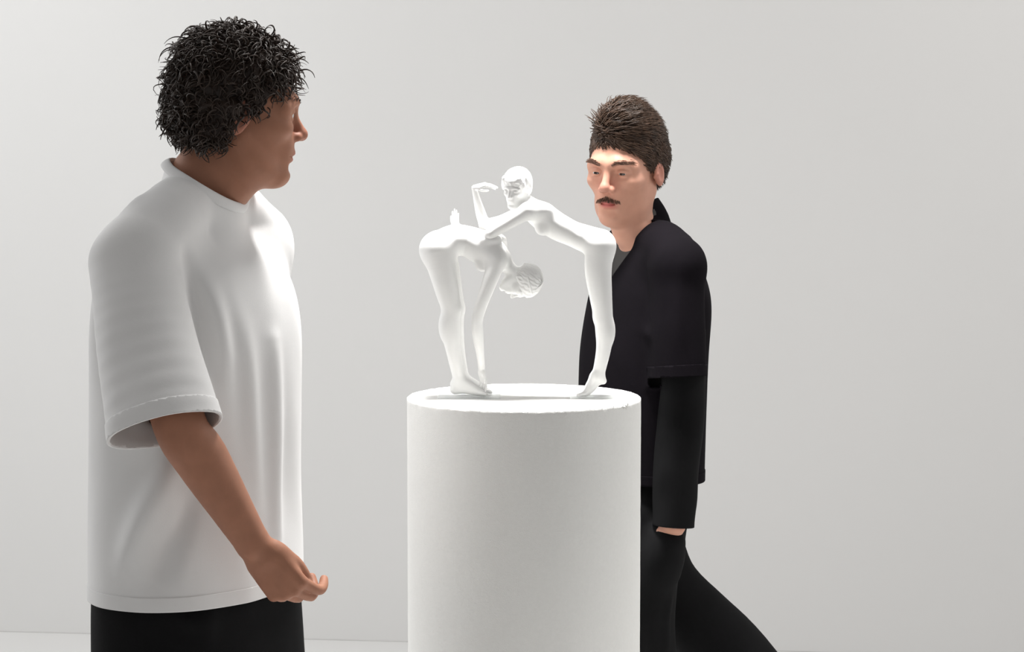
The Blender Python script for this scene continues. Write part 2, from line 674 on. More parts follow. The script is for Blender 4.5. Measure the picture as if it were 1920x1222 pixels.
_q0, _q1 = on_floor(0, 1184), on_floor(1440, 1220.5)
_dir = (_q1 - _q0) / (_q1 - _q0)[0]
wall_a, wall_b = _q0 + _dir * (-5 - _q0[0]), _q0 + _dir * (5 - _q0[0])


def slab(name, corners, thick_vec, m, kind='structure'):
    bm = bmesh.new()
    v = [bm.verts.new(c) for c in corners]
    w = [bm.verts.new(Vector(c) + Vector(thick_vec)) for c in corners]
    n = len(v)
    bm.faces.new(v)
    bm.faces.new(w[::-1])
    for i in range(n):
        bm.faces.new((v[(i + 1) % n], v[i], w[i], w[(i + 1) % n]))
    bmesh.ops.recalc_face_normals(bm, faces=bm.faces)
    o = link(name, bm_to_mesh(bm, name, m, False))
    o['kind'] = kind
    return o


slab('wall_back', [(*wall_a, 0), (*wall_b, 0), (*wall_b, 4.4), (*wall_a, 4.4)], (0.02, 0.15, 0), M_WALL)
slab('floor', [(-5, -1.5, 0), (5, -1.5, 0), (*wall_b, 0), (*wall_a, 0)], (0, 0, -0.1), M_FLOOR)
wd = nz(wall_b - wall_a)
wn = np.array([wd[1], -wd[0]])
if wn[1] > 0:
    wn = -wn
slab('trim_1', [(*(wall_a + wn * .0001), 0), (*(wall_b + wn * .0001), 0), (*(wall_b + wn * .003), 0), (*(wall_a + wn * .003), 0)], (0, 0, 0.003), M_SEAM)

# ================================================================== PLINTH
PY, PR = 4.5, 0.2255
pc = P(982.5, 743, PY)
PTOP = pc[2]


def build_plinth():
    nseg = 420
    th = np.arange(nseg) * 2 * np.pi / nseg
    rings = []          # (radius, z)
    prof = [(0.002, PTOP), (0.06, PTOP), (0.12, PTOP), (0.18, PTOP), (0.21, PTOP), (PR - .006, PTOP), (PR - .0022, PTOP - .0004), (PR - .0004, PTOP - .0022), (PR, PTOP - .006)]
    zz = np.concatenate([np.linspace(PTOP - .010, PTOP - .06, 12), np.linspace(PTOP - .08, 0.012, 60)])
    prof += [(PR, z) for z in zz] + [(PR - .003, 0.0)]
    V = []
    for i, (r, z) in enumerate(prof):
        p = np.column_stack([np.cos(th), np.sin(th), np.full(nseg, z)])
        rr = r
        if r > 0.2:
            n1 = fbm(np.column_stack([np.cos(th) * PR * 130, np.sin(th) * PR * 130, np.full(nseg, z * 130)]), 3, 2)
            edge = math.exp(-((z - (PTOP - .003)) / .006) ** 2)
            rr = r + n1 * (.0003 + .0006 * edge) - (.0014 * edge * np.clip(noise(np.column_stack([th * 9, th * 0, th * 0]), 8), 0, 1))
            zd = n1 * .0005 * edge
        else:
            zd = 0
        V.append(np.column_stack([pc[0] + rr * p[:, 0], PY + rr * p[:, 1], p[:, 2] + zd]))
    V = np.concatenate(V)
    i, j = np.meshgrid(np.arange(len(prof) - 1), np.arange(nseg), indexing='ij')
    j2 = (j + 1) % nseg
    Q = np.stack([i * nseg + j, (i + 1) * nseg + j, (i + 1) * nseg + j2, i * nseg + j2], -1).reshape(-1, 4)
    me = make_mesh('display_plinth', V, Q, M_PLINTH)
    bm = bmesh.new()
    bm.from_mesh(me)
    bmesh.ops.holes_fill(bm, edges=[e for e in bm.edges if e.is_boundary], sides=0)
    # crumbs standing proud of the rim where the edge is chipped
    rng = np.random.default_rng(5)
    for a in np.concatenate([np.linspace(-37.5, -31, 11), rng.uniform(-140, -40, 26)]):
        big = -38 < a < -30.5
        r = rng.uniform(.0015, .0034) if big else rng.uniform(.0005, .0011)
        c = Vector((pc[0] + math.cos(R_(a)) * (PR + .0003), PY + math.sin(R_(a)) * (PR + .0003), PTOP - (rng.uniform(.000, .006) if big else rng.uniform(.001, .004))))
        q = bmesh.ops.create_icosphere(bm, subdivisions=1, radius=r, matrix=Matrix.Translation(c))
        for v in q['verts']:
            v.co += Vector(rng.uniform(-.4, .4, 3) * r)
    bm.to_mesh(me)
    bm.free()
    for f in me.polygons:
        f.use_smooth = True
    o = link('display_plinth', me, origin=(pc[0], PY, 0))
    o['label'] = 'rough white cylindrical plinth carrying the small two-figure sculpture'
    o['category'] = 'plinth'
    return o


build_plinth()

# ================================================================== SCULPTURE
U = PY / FPX                     # metres per photo pixel at the plinth
sculpture = empty('figure_sculpture', (pc[0], PY, PTOP), 'small all-white sculpture of two bending nude figures standing on the plinth', 'sculpture')
PLT = 0.0035                     # acrylic plate thickness


def sp(px, py, d=0):
    """point of the sculpture: photo position at the plinth's depth, d pixels further back"""
    return P(px, py, PY + d * U)


def spl(rows):
    return [sp(*r[:3]) for r in rows], [r[3] * U for r in rows]


def grooves(n, amp, seed=0):
    def g(X, Y, Z):
        ph = np.arctan2(Y, -X + 0 * Z) + 0 * Z
        q = np.stack(np.broadcast_arrays(X * 60, Y * 60, Z * 60), -1)
        nn = noise(q, seed)
        return (amp * np.sin(ph * n + nn * 2.2 + Z * 60) + amp * .8 * nn).astype(f32)
    return g


def figure_hair(figure, M, o, s, kind):
    o = np.asarray(o)
    ext = .15 * s
    h = .0008
    F = Field(*[axis(o[i] - ext, o[i] + ext, h) for i in range(3)])
    F.frame(M, o, s)
    gv = grooves(22, .0013, 4)
    F.ell((-.014, 0, .040), (.108, .087, .088), .01, disp=gv)
    F.ell((-.040, 0, .010), (.078, .082, .082), .02, disp=gv)
    if kind == 'bob':
        for sg in (1, -1):
            F.chain([(.06, sg * .050, .07), (.035, sg * .074, .01), (.0, sg * .078, -.025)], (.020, .014, .009), .012, disp=gv)
            F.chain([(-.03, sg * .070, .0), (-.045, sg * .06, -.05)], (.022, .014), .02, disp=gv)
        rng = np.random.default_rng(2)
        for y in np.linspace(-.055, .055, 12):          # fringe locks
            F.chain([(.062, y * .7, .088), (.092 - abs(y) * .35, y, .062), (.096 - abs(y) * .5, y * 1.08 + .004, .050 + rng.uniform(-.008, .006))], (.010, .0075, .0035), .004, sub=3)
        F.ell((.10, 0, -.035), (.075, .062, .066), .008, '-')
    else:
        # smoothed back hair with a rolled band around it
        F.ell((.105, 0, -.03), (.075, .075, .082), .01, '-')
        ring = []
        for t in np.linspace(0, 2 * np.pi, 17):
            ring.append((-.012 + .100 * math.sin(t) * .82, .087 * math.cos(t), .040 + .050 * math.sin(t)))
        F.chain(ring, [.0045] * 17, .004, sub=3)
        for q in range(7):
            a = -0.9 + q * .3
            F.chain([(.07 * math.cos(a) - .01, .07 * math.sin(a), .095), (-.03, .05 * math.sin(a * 1.3), .126), (-.09, .05 * math.sin(a * 1.1), .085)], (.003, .004, .003), .004, sub=4)
    F.ell((-.085, 0, -.075), (.06, .12, .05), .01, '-')
    V, Q = F.mesh(1)
    return link('hair', make_mesh('hair', V, Q, M_STATUE), figure)


YX = (0, 1, 0)


def build_bending():
    F = Field(axis(*[sp(770, 500)[0], sp(1035, 500)[0]], .00105), axis(PY - .085, PY + .105, .0011), axis(PTOP + PLT - .002, sp(800, 380)[2], .00105))
    for sg, o, kk in ((-1, 0, 0), (1, 7, 1)):               # near leg, far leg
        d = sg * 25
        p, r = spl([(821 + o * .6, 470, d, 30), (829 + o, 505, d, 26), (838 + o, 545, d, 22), (845 + o, 577, d * .95, 18.5), (844 + o, 612, d * .9, 18.5), (850 + o, 655, d * .85, 14.5), (859 + o, 700, d * .8, 12), (863 + o, 720, d * .8, 12)])
        F.chain(p, r, .012)
        q = 9 if kk else 0
        p, r = spl([(854 + q, 720 - q * .4, d * .8, 10), (854 + q, 728 - q * .4, d * .8, 9.8)])
        F.chain(p, r, .006)
        p, r = spl([(862 + q, 716 - q * .4, d * .8, 12), (880 + q, 725 - q * .4, d * .85, 10.5), (897 + q, 733 - q * .4, d * .95, 7), (908 + q, 737 - q * .4, d, 4)])
        F.chain(p, r, .006, u=YX, us=(1, 1.05, 1.7, 1.9))
        F.chain(*spl([(851 + q, 731 - q * .4, d * .8, 6), (875 + q, 732 - q * .4, d * .85, 6), (900 + q, 736 - q * .4, d, 4.5)]), .006, u=YX, us=1.5)
        for t in range(5):
            p, r = spl([(899 + q, 735 - q * .4, d + (t - 2) * 4.2, 4), (912 + q - abs(t - 1) * 1.4, 738.5 - q * .4, d + (t - 2) * 4.4, 3.1)])
            F.chain(p, r, .0012, sub=2)
        F.ell(sp(820, 468, sg * 20), np.array([33, 26, 34]) * U, .012)
        F.ell(sp(855 + o, 578, d * .95 - 2), np.array([9, 11, 13]) * U, .008)
        F.ell(sp(836 + o, 614, d * .9), np.array([12, 12, 24]) * U, .010)
    p, r = spl([(832, 460, 0, 30), (851, 451, 0, 30), (876, 452, 0, 29), (902, 463, 0, 32), (920, 474, 0, 30), (936, 484, 0, 22)])
    F.chain(p, r, .012, sub=14, u=YX, us=(1.45, 1.38, 1.25, 1.35, 1.5, 1.45))
    for sg in (-1, 1):
        F.ell(sp(904, 494, sg * 22), np.array([13, 14, 15]) * U, .008)
        F.ell(sp(921, 449, sg * 30), np.array([20, 16, 11]) * U, .012)      # shoulder blades
        F.ell(sp(932, 486, sg * 34), np.array([18, 14, 19]) * U, .018)
    F.chain(*spl([(835, 421, 0, 3), (870, 417, 0, 3), (905, 427, 0, 3)]), .007, op='-')   # furrow of the spine
    F.chain(*spl([(793, 440, 0, 3), (786, 465, 0, 4), (797, 500, 0, 5)]), .010, op='-')
    # near arm hangs down to the foot
    p, r = spl([(931, 490, -37, 15), (924, 512, -41, 15), (914, 540, -43, 13), (903, 570, -43, 11.5), (895, 600, -41, 10.5), (896, 628, -37, 10.5), (900, 660, -30, 7.8), (903, 688, -22, 6.4)])
    F.chain(p, r, .010)
    hM = np.column_stack([nz((.65, -.75, .1)), nz((.10, .1, -1)), np.zeros(3)])
    hM[:, 2] = np.cross(hM[:, 0], hM[:, 1])
    hand(F, hM, sp(903, 692, -21), .235, 1, [(12, 14, 10), (8, 12, 10), (10, 14, 10), (16, 16, 12)])
    # far arm folded over the back, hand standing up above it
    p, r = spl([(934, 484, 46, 16), (918, 474, 62, 14), (900, 462, 72, 11.5), (882, 455, 58, 10.5), (864, 440, 30, 8), (855, 424, 16, 6.2)])
    F.chain(p, r, .010)
    hM = np.column_stack([nz((-1, 0, 0)), nz((-.04, -.05, 1)), np.zeros(3)])
    hM[:, 2] = np.cross(hM[:, 0], hM[:, 1])
    hand(F, hM, sp(854, 424, 15), .180, 1, [(16, 22, 16), (10, 16, 12), (12, 16, 12), (18, 22, 16)], spread=(2, 0, -2, -4), thumb=((.5, .8, .3), (.2, .95, .15), (0, 1, .1)))
    # neck and head
    hm = frame((-.30, -.10, -.95), (.95, -.05, -.30))
    ho = sp(979, 527, -3)
    F.chain(*spl([(936, 482, 0, 15), (950, 497, -2, 13), (965, 514, -3, 13.5)]), .010)
    head(F, hm, ho, .305, False, .004)
    V, Q = F.mesh(4)
    o = link('bending_figure', make_mesh('bending_figure', V, Q, M_STATUE), sculpture)
    figure_hair(o, hm, ho, .305, 'smooth')
    return o


def build_leaning():
    F = Field(axis(sp(878, 400)[0], sp(1162, 400)[0], .00105), axis(PY - .08, PY + .08, .0011), axis(PTOP + PLT - .002, sp(800, 303)[2], .00105))
    for sg, o in ((-1, 0), (1, 3)):
        d = sg * 23
        p, r = spl([(1125, 462, d, 27), (1123 - o, 505, d, 24), (1127 - o, 548, d, 20.5), (1132 - o, 590, d * .95, 17), (1135 - o, 622, d * .9, 15.5), (1133 - o, 655, d * .9, 12.5), (1126 - o, 690, d * .85, 10.5), (1121 - o, 708, d * .85, 11)])
        F.chain(p, r, .012)
        F.ell(sp(1139 - o, 621, d * .9), np.array([13, 12, 24]) * U, .010)
        F.ell(sp(1125 - o, 594, d * .95), np.array([9, 11, 13]) * U, .008)
        p, r = spl([(1122 - o, 706, d * .85, 11), (1131 - o, 714, d * .85, 6.5)])
        F.chain(p, r, .007)
        p, r = spl([(1119 - o, 709, d * .85, 11), (1109 - o, 725, d * .9, 9.5), (1099 - o, 736, d, 6.5), (1092 - o, 739, d, 4)])
        F.chain(p, r, .006, u=YX, us=(1, 1.15, 1.8, 2.0))
        for t in range(5):
            p, r = spl([(1098 - o, 738, d + (t - 2) * 4.2, 4), (1084 - o + abs(t - 1) * 1.4, 740.5, d + (t - 2) * 4.5, 3.1)])
            F.chain(p, r, .0012, sub=2)
        F.ell(sp(1127, 462, sg * 19), np.array([26, 23, 29]) * U, .012)
    p, r = spl([(1123, 457, 0, 27), (1100, 448, 0, 26), (1074, 438, 0, 24), (1045, 424, 0, 26), (1018, 406, 0, 26), (995, 391, 0, 20)])
    F.chain(p, r, .012, sub=14, u=YX, us=(1.45, 1.4, 1.3, 1.35, 1.45, 1.4))
    for sg in (-1, 1):
        F.ell(sp(1018, 427, sg * 21), np.array([15, 14, 14.5]) * U, .007)
        F.ell(sp(1014, 393, sg * 26), np.array([20, 16, 10]) * U, .018)
        F.ell(sp(992, 396, sg * 38), np.array([17, 17, 15]) * U, .016)
    F.chain(*spl([(1000, 366, 0, 3), (1040, 388, 0, 3), (1080, 409, 0, 3), (1110, 424, 0, 3)]), .007, op='-')
    F.chain(*spl([(1148, 446, 0, 3), (1156, 468, 0, 4), (1148, 500, 0, 5)]), .010, op='-')
    # near arm: elbow resting on the other figure's back, forearm turned away behind it
    p, r = spl([(988, 396, -45, 15), (968, 409, -46, 13), (944, 424, -44, 11.2), (919, 439, -38, 9.5)])
    F.chain(p, r, .009)
    p, r = spl([(919, 439, -38, 9.3), (926, 443, -15, 9), (938, 446, 15, 7.2), (944, 449, 36, 6)])
    F.chain(p, r, .006)
    hM = np.column_stack([nz((-.6, -.8, 0)), nz((.15, .12, -1)), np.zeros(3)])
    hM[:, 2] = np.cross(hM[:, 0], hM[:, 1])
    hand(F, hM, sp(945, 450, 40), .20, -1, [(12, 14, 10)] * 4)
    # far arm: elbow down, forearm raised, hand bent over towards the brow
    p, r = spl([(988, 396, 45, 15), (966, 404, 42, 12.5), (938, 415, 34, 11), (909, 421, 26, 10.2)])
    F.chain(p, r, .009)
    p, r = spl([(908, 420, 26, 9.8), (902, 402, 24, 9.6), (896, 380, 21, 7.4), (891, 360, 18, 5.6), (890, 354, 17, 5.4)])
    F.chain(p, r, .005)
    hM = np.column_stack([nz((.0, -.93, -.35)), nz((.95, -.12, .25)), np.zeros(3)])
    hM[:, 2] = -np.cross(hM[:, 0], hM[:, 1])
    if hM[2, 2] < 0:
        hM[:, 2] *= -1
    hand(F, hM, sp(892, 351, 17), .225, 1, [(26, 12, 8), (22, 14, 10), (26, 18, 10), (34, 20, 12)], thumb=((.55, .75, -.45), (.2, .9, -.3), (0, 1, -.2)))
    # neck and head
    hm = frame((-.46, -.86, -.25), (-.04, -.24, 1))
    ho = sp(969, 351, -8)
    F.chain(*spl([(996, 390, 0, 15), (986, 376, -3, 12), (976, 360, -6, 12.5)]), .010)
    head(F, hm, ho, .300, False, .005)
    V, Q = F.mesh(4)
    o = link('leaning_figure', make_mesh('leaning_figure', V, Q, M_STATUE), sculpture)
    figure_hair(o, hm, ho, .300, 'bob')
    return o


build_bending()
build_leaning()


def plate(px0, px1, dy0, dy1):
    x0, x1 = sp(px0, 745)[0], sp(px1, 745)[0]
    bm = bmesh.new()
    bmesh.ops.create_cube(bm, size=1)
    for v in bm.verts:
        v.co = Vector(((x0 + x1) / 2 + v.co.x * (x1 - x0), PY + (dy0 + dy1) / 2 + v.co.y * (dy1 - dy0), PTOP + PLT / 2 + .0001 + v.co.z * PLT))
    bmesh.ops.bevel(bm, geom=bm.edges[:], offset=.0004, segments=1, affect='EDGES')
    o = link('base_plate', bm_to_mesh(bm, 'base_plate', M_ACRYL, False), sculpture)
    o['label'] = 'clear acrylic foot plate'
    return o


plate(822, 938, -.045, .045)
plate(1068, 1152, -.045, .04)


# ================================================================== PEOPLE
def hair_inside(L, zmin):
    return L[2] > np.interp(L[0], zmin[0], zmin[1])


CR_C, CR_R = np.array([-.014, 0, .036]), np.array([.100, .079, .085])


def fib(n):
    i = np.arange(n) + .5
    ph = np.arccos(1 - 2 * i / n)
    th = np.pi * (1 + 5 ** .5) * i
    return np.column_stack([np.cos(th) * np.sin(ph), np.sin(th) * np.sin(ph), np.cos(ph)])


def garment(name, bm, m, parent, t=.004):
    return solidify(link(name, bm_to_mesh(bm, name, m), parent), t)


def fold_disp(V, N, folds, amp=.004, scale=(7, 7, 3), seed=0):
    d = amp * fbm(V * np.array(scale), seed, 2)
    for a, b, w, h in folds:
        a, b = np.asarray(a), np.asarray(b)
        ba = b - a
        t = np.clip((V - a) @ ba / ba.dot(ba), 0, 1)
        r = np.linalg.norm(V - a - t[:, None] * ba, axis=1)
        d = d + h * np.exp(-(r / w) ** 2) * np.sin(np.pi * np.clip(t * .9 + .05, 0, 1)) ** .5
    return V + N * d[:, None]


def hem_band(V, Q, cuts, name, m, parent, grow=.0016, t=.004):
    bm = to_bm(V + normals(V, Q) * grow, Q)
    for c in cuts:
        cut(bm, *c)
    return garment(name, bm, m, parent, t)


def relief(bm, fn, grow=0.0):
    """push the folds into an already opened garment"""
    bm.normal_update()
    V = np.array([v.co for v in bm.verts])
    N = np.array([v.normal for v in bm.verts])
    V2 = fn(V, N) + N * grow
    for v, c in zip(bm.verts, V2):
        v.co = c


def lookup(F, D, p):
    i = [min(max(int(round(float(np.interp(p[j], F.ax[j], np.arange(len(F.ax[j])))))), 0), D.shape[j] - 1) for j in range(3)]
    return D[i[0], i[1], i[2]]


def open_end(bm, F, D0, co, no, rad, back=.014, keep=.005, inner=0):
    """open a capped sleeve or neck: trim just behind its cap, leaving alone what already was there (field D0)"""
    co, no = np.asarray(co, float), np.asarray(no, float)
    fs = []
    for f in bm.faces:
        c = np.array(f.calc_center_median())
        a = (c - co).dot(no)
        r = np.linalg.norm(c - co - no * a)
        if -back - .008 < a < .03 and (r < inner or (r < rad and lookup(F, D0, c) > keep)):
            fs.append(f)
    es, vs = set(), set()
    for f in fs:
        es.update(f.edges)
        vs.update(f.verts)
    r = bmesh.ops.bisect_plane(bm, geom=list(vs) + list(es) + fs, plane_co=Vector(co - no * back), plane_no=Vector(no), dist=1e-6)
    bad = []
    for f in bm.faces:
        c = np.array(f.calc_center_median())
        a = (c - co).dot(no)
        r = np.linalg.norm(c - co - no * a)
        if -back < a < .03 and (r < inner or (r < rad and lookup(F, D0, c) > keep)):
            bad.append(f)
    bmesh.ops.delete(bm, geom=bad, context='FACES')


def band(V, Q, F, D0, co, no, rad, width, name, m, parent, fn, grow=.0016, back=.014, t=.004, keep=.005, inner=0):
    """a separate stitched band around an opening made by open_end"""
    co, no = np.asarray(co, float), np.asarray(no, float)
    bm = to_bm(V, Q)
    bad = []
    for f in bm.faces:
        c = np.array(f.calc_center_median())
        a = (c - co).dot(no)
        r = np.linalg.norm(c - co - no * a)
        if not (-back - width - .01 < a < .03 and (r < inner or (r < rad and lookup(F, D0, c) > keep))):
            bad.append(f)
    bmesh.ops.delete(bm, geom=bad, context='FACES')
    cut(bm, co - no * (back - .0006), no)
    cut(bm, co - no * (back + width), -no)
    relief(bm, fn, grow)
    return garment(name, bm, m, parent, t)


def collar_rib(bm, co, no, rad, hgt=.0095, thk=.0032):
    """a knitted neck band swept along the open edge of a garment's neck"""
    co, no = np.asarray(co, float), np.asarray(no, float)
    nb_ = {}
    for e in bm.edges:
        if e.is_boundary and (e.verts[0].co - Vector(co)).length < rad:
            a, b = e.verts
            nb_.setdefault(a, []).append(b)
            nb_.setdefault(b, []).append(a)
    best, seen = [], set()
    for v0 in nb_:
        if v0 in seen:
            continue
        loop, cur = [], v0
        while cur is not None and cur not in seen:
            seen.add(cur)
            loop.append(np.array(cur.co))
            cur = next((w for w in nb_[cur] if w not in seen), None)
        if len(loop) > len(best):
            best = loop
    L = np.array(best)
    # even spacing, then smoothing
    d = np.r_[0, np.cumsum(np.linalg.norm(np.diff(np.vstack([L, L[:1]]), axis=0), axis=1))]
    t = np.linspace(0, d[-1], 160, endpoint=False)
    C = np.vstack([L, L[:1]])
    L = np.column_stack([np.interp(t, d, C[:, i]) for i in range(3)])
    for _ in range(25):
        L = .5 * L + .25 * (np.roll(L, 1, 0) + np.roll(L, -1, 0))
    ctr = L.mean(0)
    n, m_ = len(L), 10
    V = []
    for p in L:
        rd = p - ctr
        rd = nz(rd - no * rd.dot(no))
        e2 = nz(-no + rd * .55)
        e1 = nz(rd + no * .55)
        c = p + e2 * (hgt * .55) + e1 * .001
        for k in range(m_):
            a = 2 * np.pi * k / m_
            V.append(c + e1 * thk * math.cos(a) + e2 * hgt * math.sin(a))
    i, j = np.meshgrid(np.arange(n), np.arange(m_), indexing='ij')
    i2, j2 = (i + 1) % n, (j + 1) % m_
    Q = np.stack([i * m_ + j, i2 * m_ + j, i2 * m_ + j2, i * m_ + j2], -1).reshape(-1, 4)
    return np.array(V), Q


def only_near(bm, p, r):
    p = Vector(p)
    bad = [f for f in bm.faces if (f.calc_center_median() - p).length > r]
    bmesh.ops.delete(bm, geom=bad, context='FACES')


def shoe(parent, heel, toe, lift=0.0, yaw_up=(0, 0, 1)):
    """simple leather shoe from heel to toe (points on the ground)"""
    heel, toe = np.asarray(heel, float), np.asarray(toe, float)
    lo = np.minimum(heel, toe) - .09
    hi = np.maximum(heel, toe) + .12
    lo[2] = -.003 + lift * 0
    M = frame(toe - heel, yaw_up)
    F = Field(*[axis(lo[i], hi[i], .006) for i in range(3)])
    F.frame(M, heel)
    L = np.linalg.norm(toe - heel)
    F.chain([(.02, 0, .048), (.08, 0, .05), (.16, 0, .042), (L - .04, 0, .036)], (.036, .035, .034, .028), .02, u=(0, 1, 0), us=(.95, 1, 1.25, 1.35))
    F.chain([(.035, 0, .06), (.03, 0, .105)], (.038, .040), .02)
    F.ell((L / 2, 0, -.045), (.4, .2, .06), .004, '-')
    V, Q = F.mesh()
    so = link('shoe', make_mesh('shoe', V, Q, M_SHOE), parent)
    F = Field(*[axis(lo[i], hi[i], .005) for i in range(3)])
    F.frame(M, heel)
    F.chain([(.02, 0, .009), (.08, 0, .009), (.16, 0, .009), (L - .04, 0, .009)], (.041, .038, .041, .036), .01, u=(0, 0, 1), us=(.22, .22, .22, .22))
    V, Q = F.mesh()
    link('sole', make_mesh('sole', V, Q, M_SOLE), so)
    return so


# ---------------------------------------------------------------- the man in white, left, nearer
def build_man_white():
    Y0 = 4.0
    c0 = P(367, 700, Y0)
    TH = R_(33)
    f = np.array([math.cos(TH), -math.sin(TH), 0])
    M = frame(f, (0, 0, 1))
    O = np.array([c0[0], Y0, 0.])
    w = lambda x, y, z: O + M @ np.array([x, y, z])
    root = empty('person', O, 'person with curly dark hair, loose white T-shirt and black trousers, striding right', 'person')

    hm = frame((math.cos(R_(17)) * .995, math.sin(R_(17)) * .995, -.09), (0, 0, 1))
    ho = P(446, 205, Y0)
    nb = P(374, 352, Y0 + .0)
    rs, ls = P(268, 462, 3.85), P(474, 446, 4.15)
    re, rw = P(335, 790, 3.74), P(474, 1018, 3.775)
    le, lw = P(452, 760, 4.27), P(430, 985, 4.27)
    # ---- body
    xs = axis(-.80, -.28, .0042, [(ho[0] - .12, ho[0] + .14, .0022)])
    ys = axis(3.62, 4.36, .0046, [(Y0 - .10, Y0 + .11, .0026), (3.70, 3.90, .0026)])
    zs = axis(.05, 1.80, .006, [(1.45, 1.77, .0022), (.74, 1.0, .0025)])
    F = Field(xs, ys, zs)
    F.frame(M, O)
    F.loft([.80, .95, 1.08, 1.25, 1.38, 1.46], [.10, .095, .088, .098, .08, .045], [.16, .155, .14, .155, .145, .10], k=.03)
    hipR, hipL = np.array([-.01, -.088, .87]), np.array([.01, .088, .87])
    knR, knL = np.array([-.06, -.080, .47]), np.array([.05, .080, .48])
    anR, anL = np.array([-.27, -.080, .14]), np.array([.08, .080, .09])
    for h, k_, a in ((hipR, knR, anR), (hipL, knL, anL)):
        F.chain([h, (h + k_) / 2, k_, (k_ * .65 + a * .35), a], (.085, .075, .055, .053, .036), .03)
    F.frame()
    F.chain([rs + (0, 0, -.012), nb + (0, 0, -.075), ls + (0, 0, -.012)], (.046, .048, .046), .03)
    F.chain([nb + (-.008, 0, -.08), nb + (-.002, 0, 0), P(398, 306, Y0), P(424, 255, Y0 + .004)], (.052, .055, .054, .056), .03)
    F.chain([P(455, 318, Y0 + .01), P(428, 345, Y0 + .0)], (.040, .045), .03)
    F.chain([rs, (rs * .5 + re * .5), re, re * .7 + rw * .3, re * .25 + rw * .75, rw], (.052, .049, .043, .044, .034, .028), .02)
    F.chain([ls, (ls * .5 + le * .5), le, le * .7 + lw * .3, lw], (.052, .047, .041, .042, .028), .02)
    yd = nz((.58, .08, -.81))
    zd = nz((-.14, -1, -.26))
    zd = nz(zd - yd * zd.dot(yd))
    xd = np.cross(yd, zd)
    sd = 1 if xd[2] > 0 else -1
    hand(F, np.column_stack([xd, yd, zd]), rw + yd * .012, .97, sd, [(40, 40, 24), (48, 50, 28), (54, 56, 32), (58, 60, 34)], spread=(3, 0, -2, -5),
         thumb=((.26, .92, -.26), (-.10, .96, -.26), (-.30, .92, -.28)))
    yl = nz((-.1, .05, -1))
    zl = nz(np.array([.1, 1, 0]) - yl * yl.dot((.1, 1, 0)))
    hand(F, np.column_stack([np.cross(yl, zl), yl, zl]), lw + yl * .012, 1.0, -1 if np.cross(yl, zl)[0] < 0 else 1, [(25, 30, 20)] * 4)
    head(F, hm, ho, 1.0, True)
    V, Q = F.mesh(1)
    me = make_mesh('body', V, Q, M_SKIN1)
    body = link('body', me, root)
    set_tint(me, lip_tint(V, hm, ho, 1.0))
    for sg in (1, -1):
        eyeball(root, hm, ho, 1.0, sg, hm @ nz((1, .05, -.1)))
    # ---- T-shirt
    Fs = Field(axis(-.90, -.22, .0055), axis(3.62, 4.40, .0055), axis(.80, 1.62, .0055))
    Fs.frame(M, O)
    Fs.loft([.78, .90, 1.02, 1.16, 1.30, 1.39, 1.45, 1.475], [.150, .148, .145, .143, .139, .122, .085, .05], [.212, .210, .206, .203, .200, .184, .148, .10], k=.03, pw=2.3, cx=[0, 0, 0, .002, .002, -.004, -.01, -.012])
    Fs.frame()
    Fs.chain([rs + (0, 0, -.005), nb * .62 + rs * .38 + (0, 0, -.004), nb + (0, 0, -.064), nb * .62 + ls * .38 + (0, 0, -.004), ls + (0, 0, -.005)], (.068, .060, .060, .060, .068), .04)
    D_T = Fs.D.copy()
    nk_no = nz(np.cross(P(428, 373, Y0) - P(318, 306, Y0), np.array([0.12, 1, 0.02])))
    if nk_no[2] < 0:
        nk_no = -nk_no
    nk_co = P(371, 333, Y0)
    Fs.chain([nb + (.0, 0, -.09), nb + (0.004, 0, 0), P(404, 296, Y0)], (.074, .071, .070), .016, cap=(nk_co + nk_no * .014, nk_no))
    sa = rs + np.array([-.018, -.006, -.03])
    sb = P(309, 806, 3.722)
    sd_ = nz(sb - sa)
    Fs.chain([sa, sa * .5 + sb * .5 + (-.006, 0, 0), sb + sd_ * .03], (.070, .085, .095), .014, u=(0, 1, 0), us=(1, .84, .66), cap=(sb + sd_ * .014, sd_))
    ta, tb = ls + np.array([-.01, .01, -.03]), P(466, 790, 4.27)
    td_ = nz(tb - ta)
    Fs.chain([ta, ta * .5 + tb * .5, tb + td_ * .03], (.070, .076, .080), .022, u=(0, 1, 0), us=(1, .9, .8), cap=(tb + td_ * .014, td_))
    V, Q = Fs.mesh(3)
    N = normals(V, Q)
    folds = [  # from, to, width, height
        (P(330, 470, 3.86), P(300, 780, 3.74), .016, .010), (P(262, 500, 3.80), P(235, 800, 3.74), .020, .009),
        (P(395, 470, 3.84), P(470, 800, 3.84), .020, .014), (P(355, 480, 3.84), P(430, 800, 3.82), .016, -.016),
        (P(440, 430, 3.86), P(475, 700, 3.86), .022, .010), (P(425, 450, 3.86), P(450, 640, 3.86), .016, -.010),
        (P(478, 560, 3.88), P(505, 950, 3.9), .018, .012), (P(452, 620, 3.86), P(480, 900, 3.86), .018, -.012),
        (P(330, 850, 3.8), P(230, 1060, 3.8), .025, .012), (P(370, 930, 3.8), P(290, 1090, 3.8), .022, -.009),
        (P(260, 380, 3.88), P(220, 520, 3.82), .016, .008), (P(520, 640, 3.95), P(530, 1050, 3.95), .02, .008),
        (P(300, 860, 3.78), P(350, 1100, 3.78), .02, .007), (P(205, 880, 3.9), P(200, 1080, 3.9), .022, -.007)]
    folds = [(a_, b_, w_, h_ * 1.6) for a_, b_, w_, h_ in folds]
    fn = lambda V_, N_: fold_disp(V_, N_, folds, .0075, (8, 8, 3.0), 11)
    hz_ = .845
    hem_no = nz((0, 0, -1))
    hem_co = (0, 0, hz_)
    bm = to_bm(V, Q)
    cut(bm, hem_co, hem_no)
    open_end(bm, Fs, D_T, sb + sd_ * .014, sd_, .14)
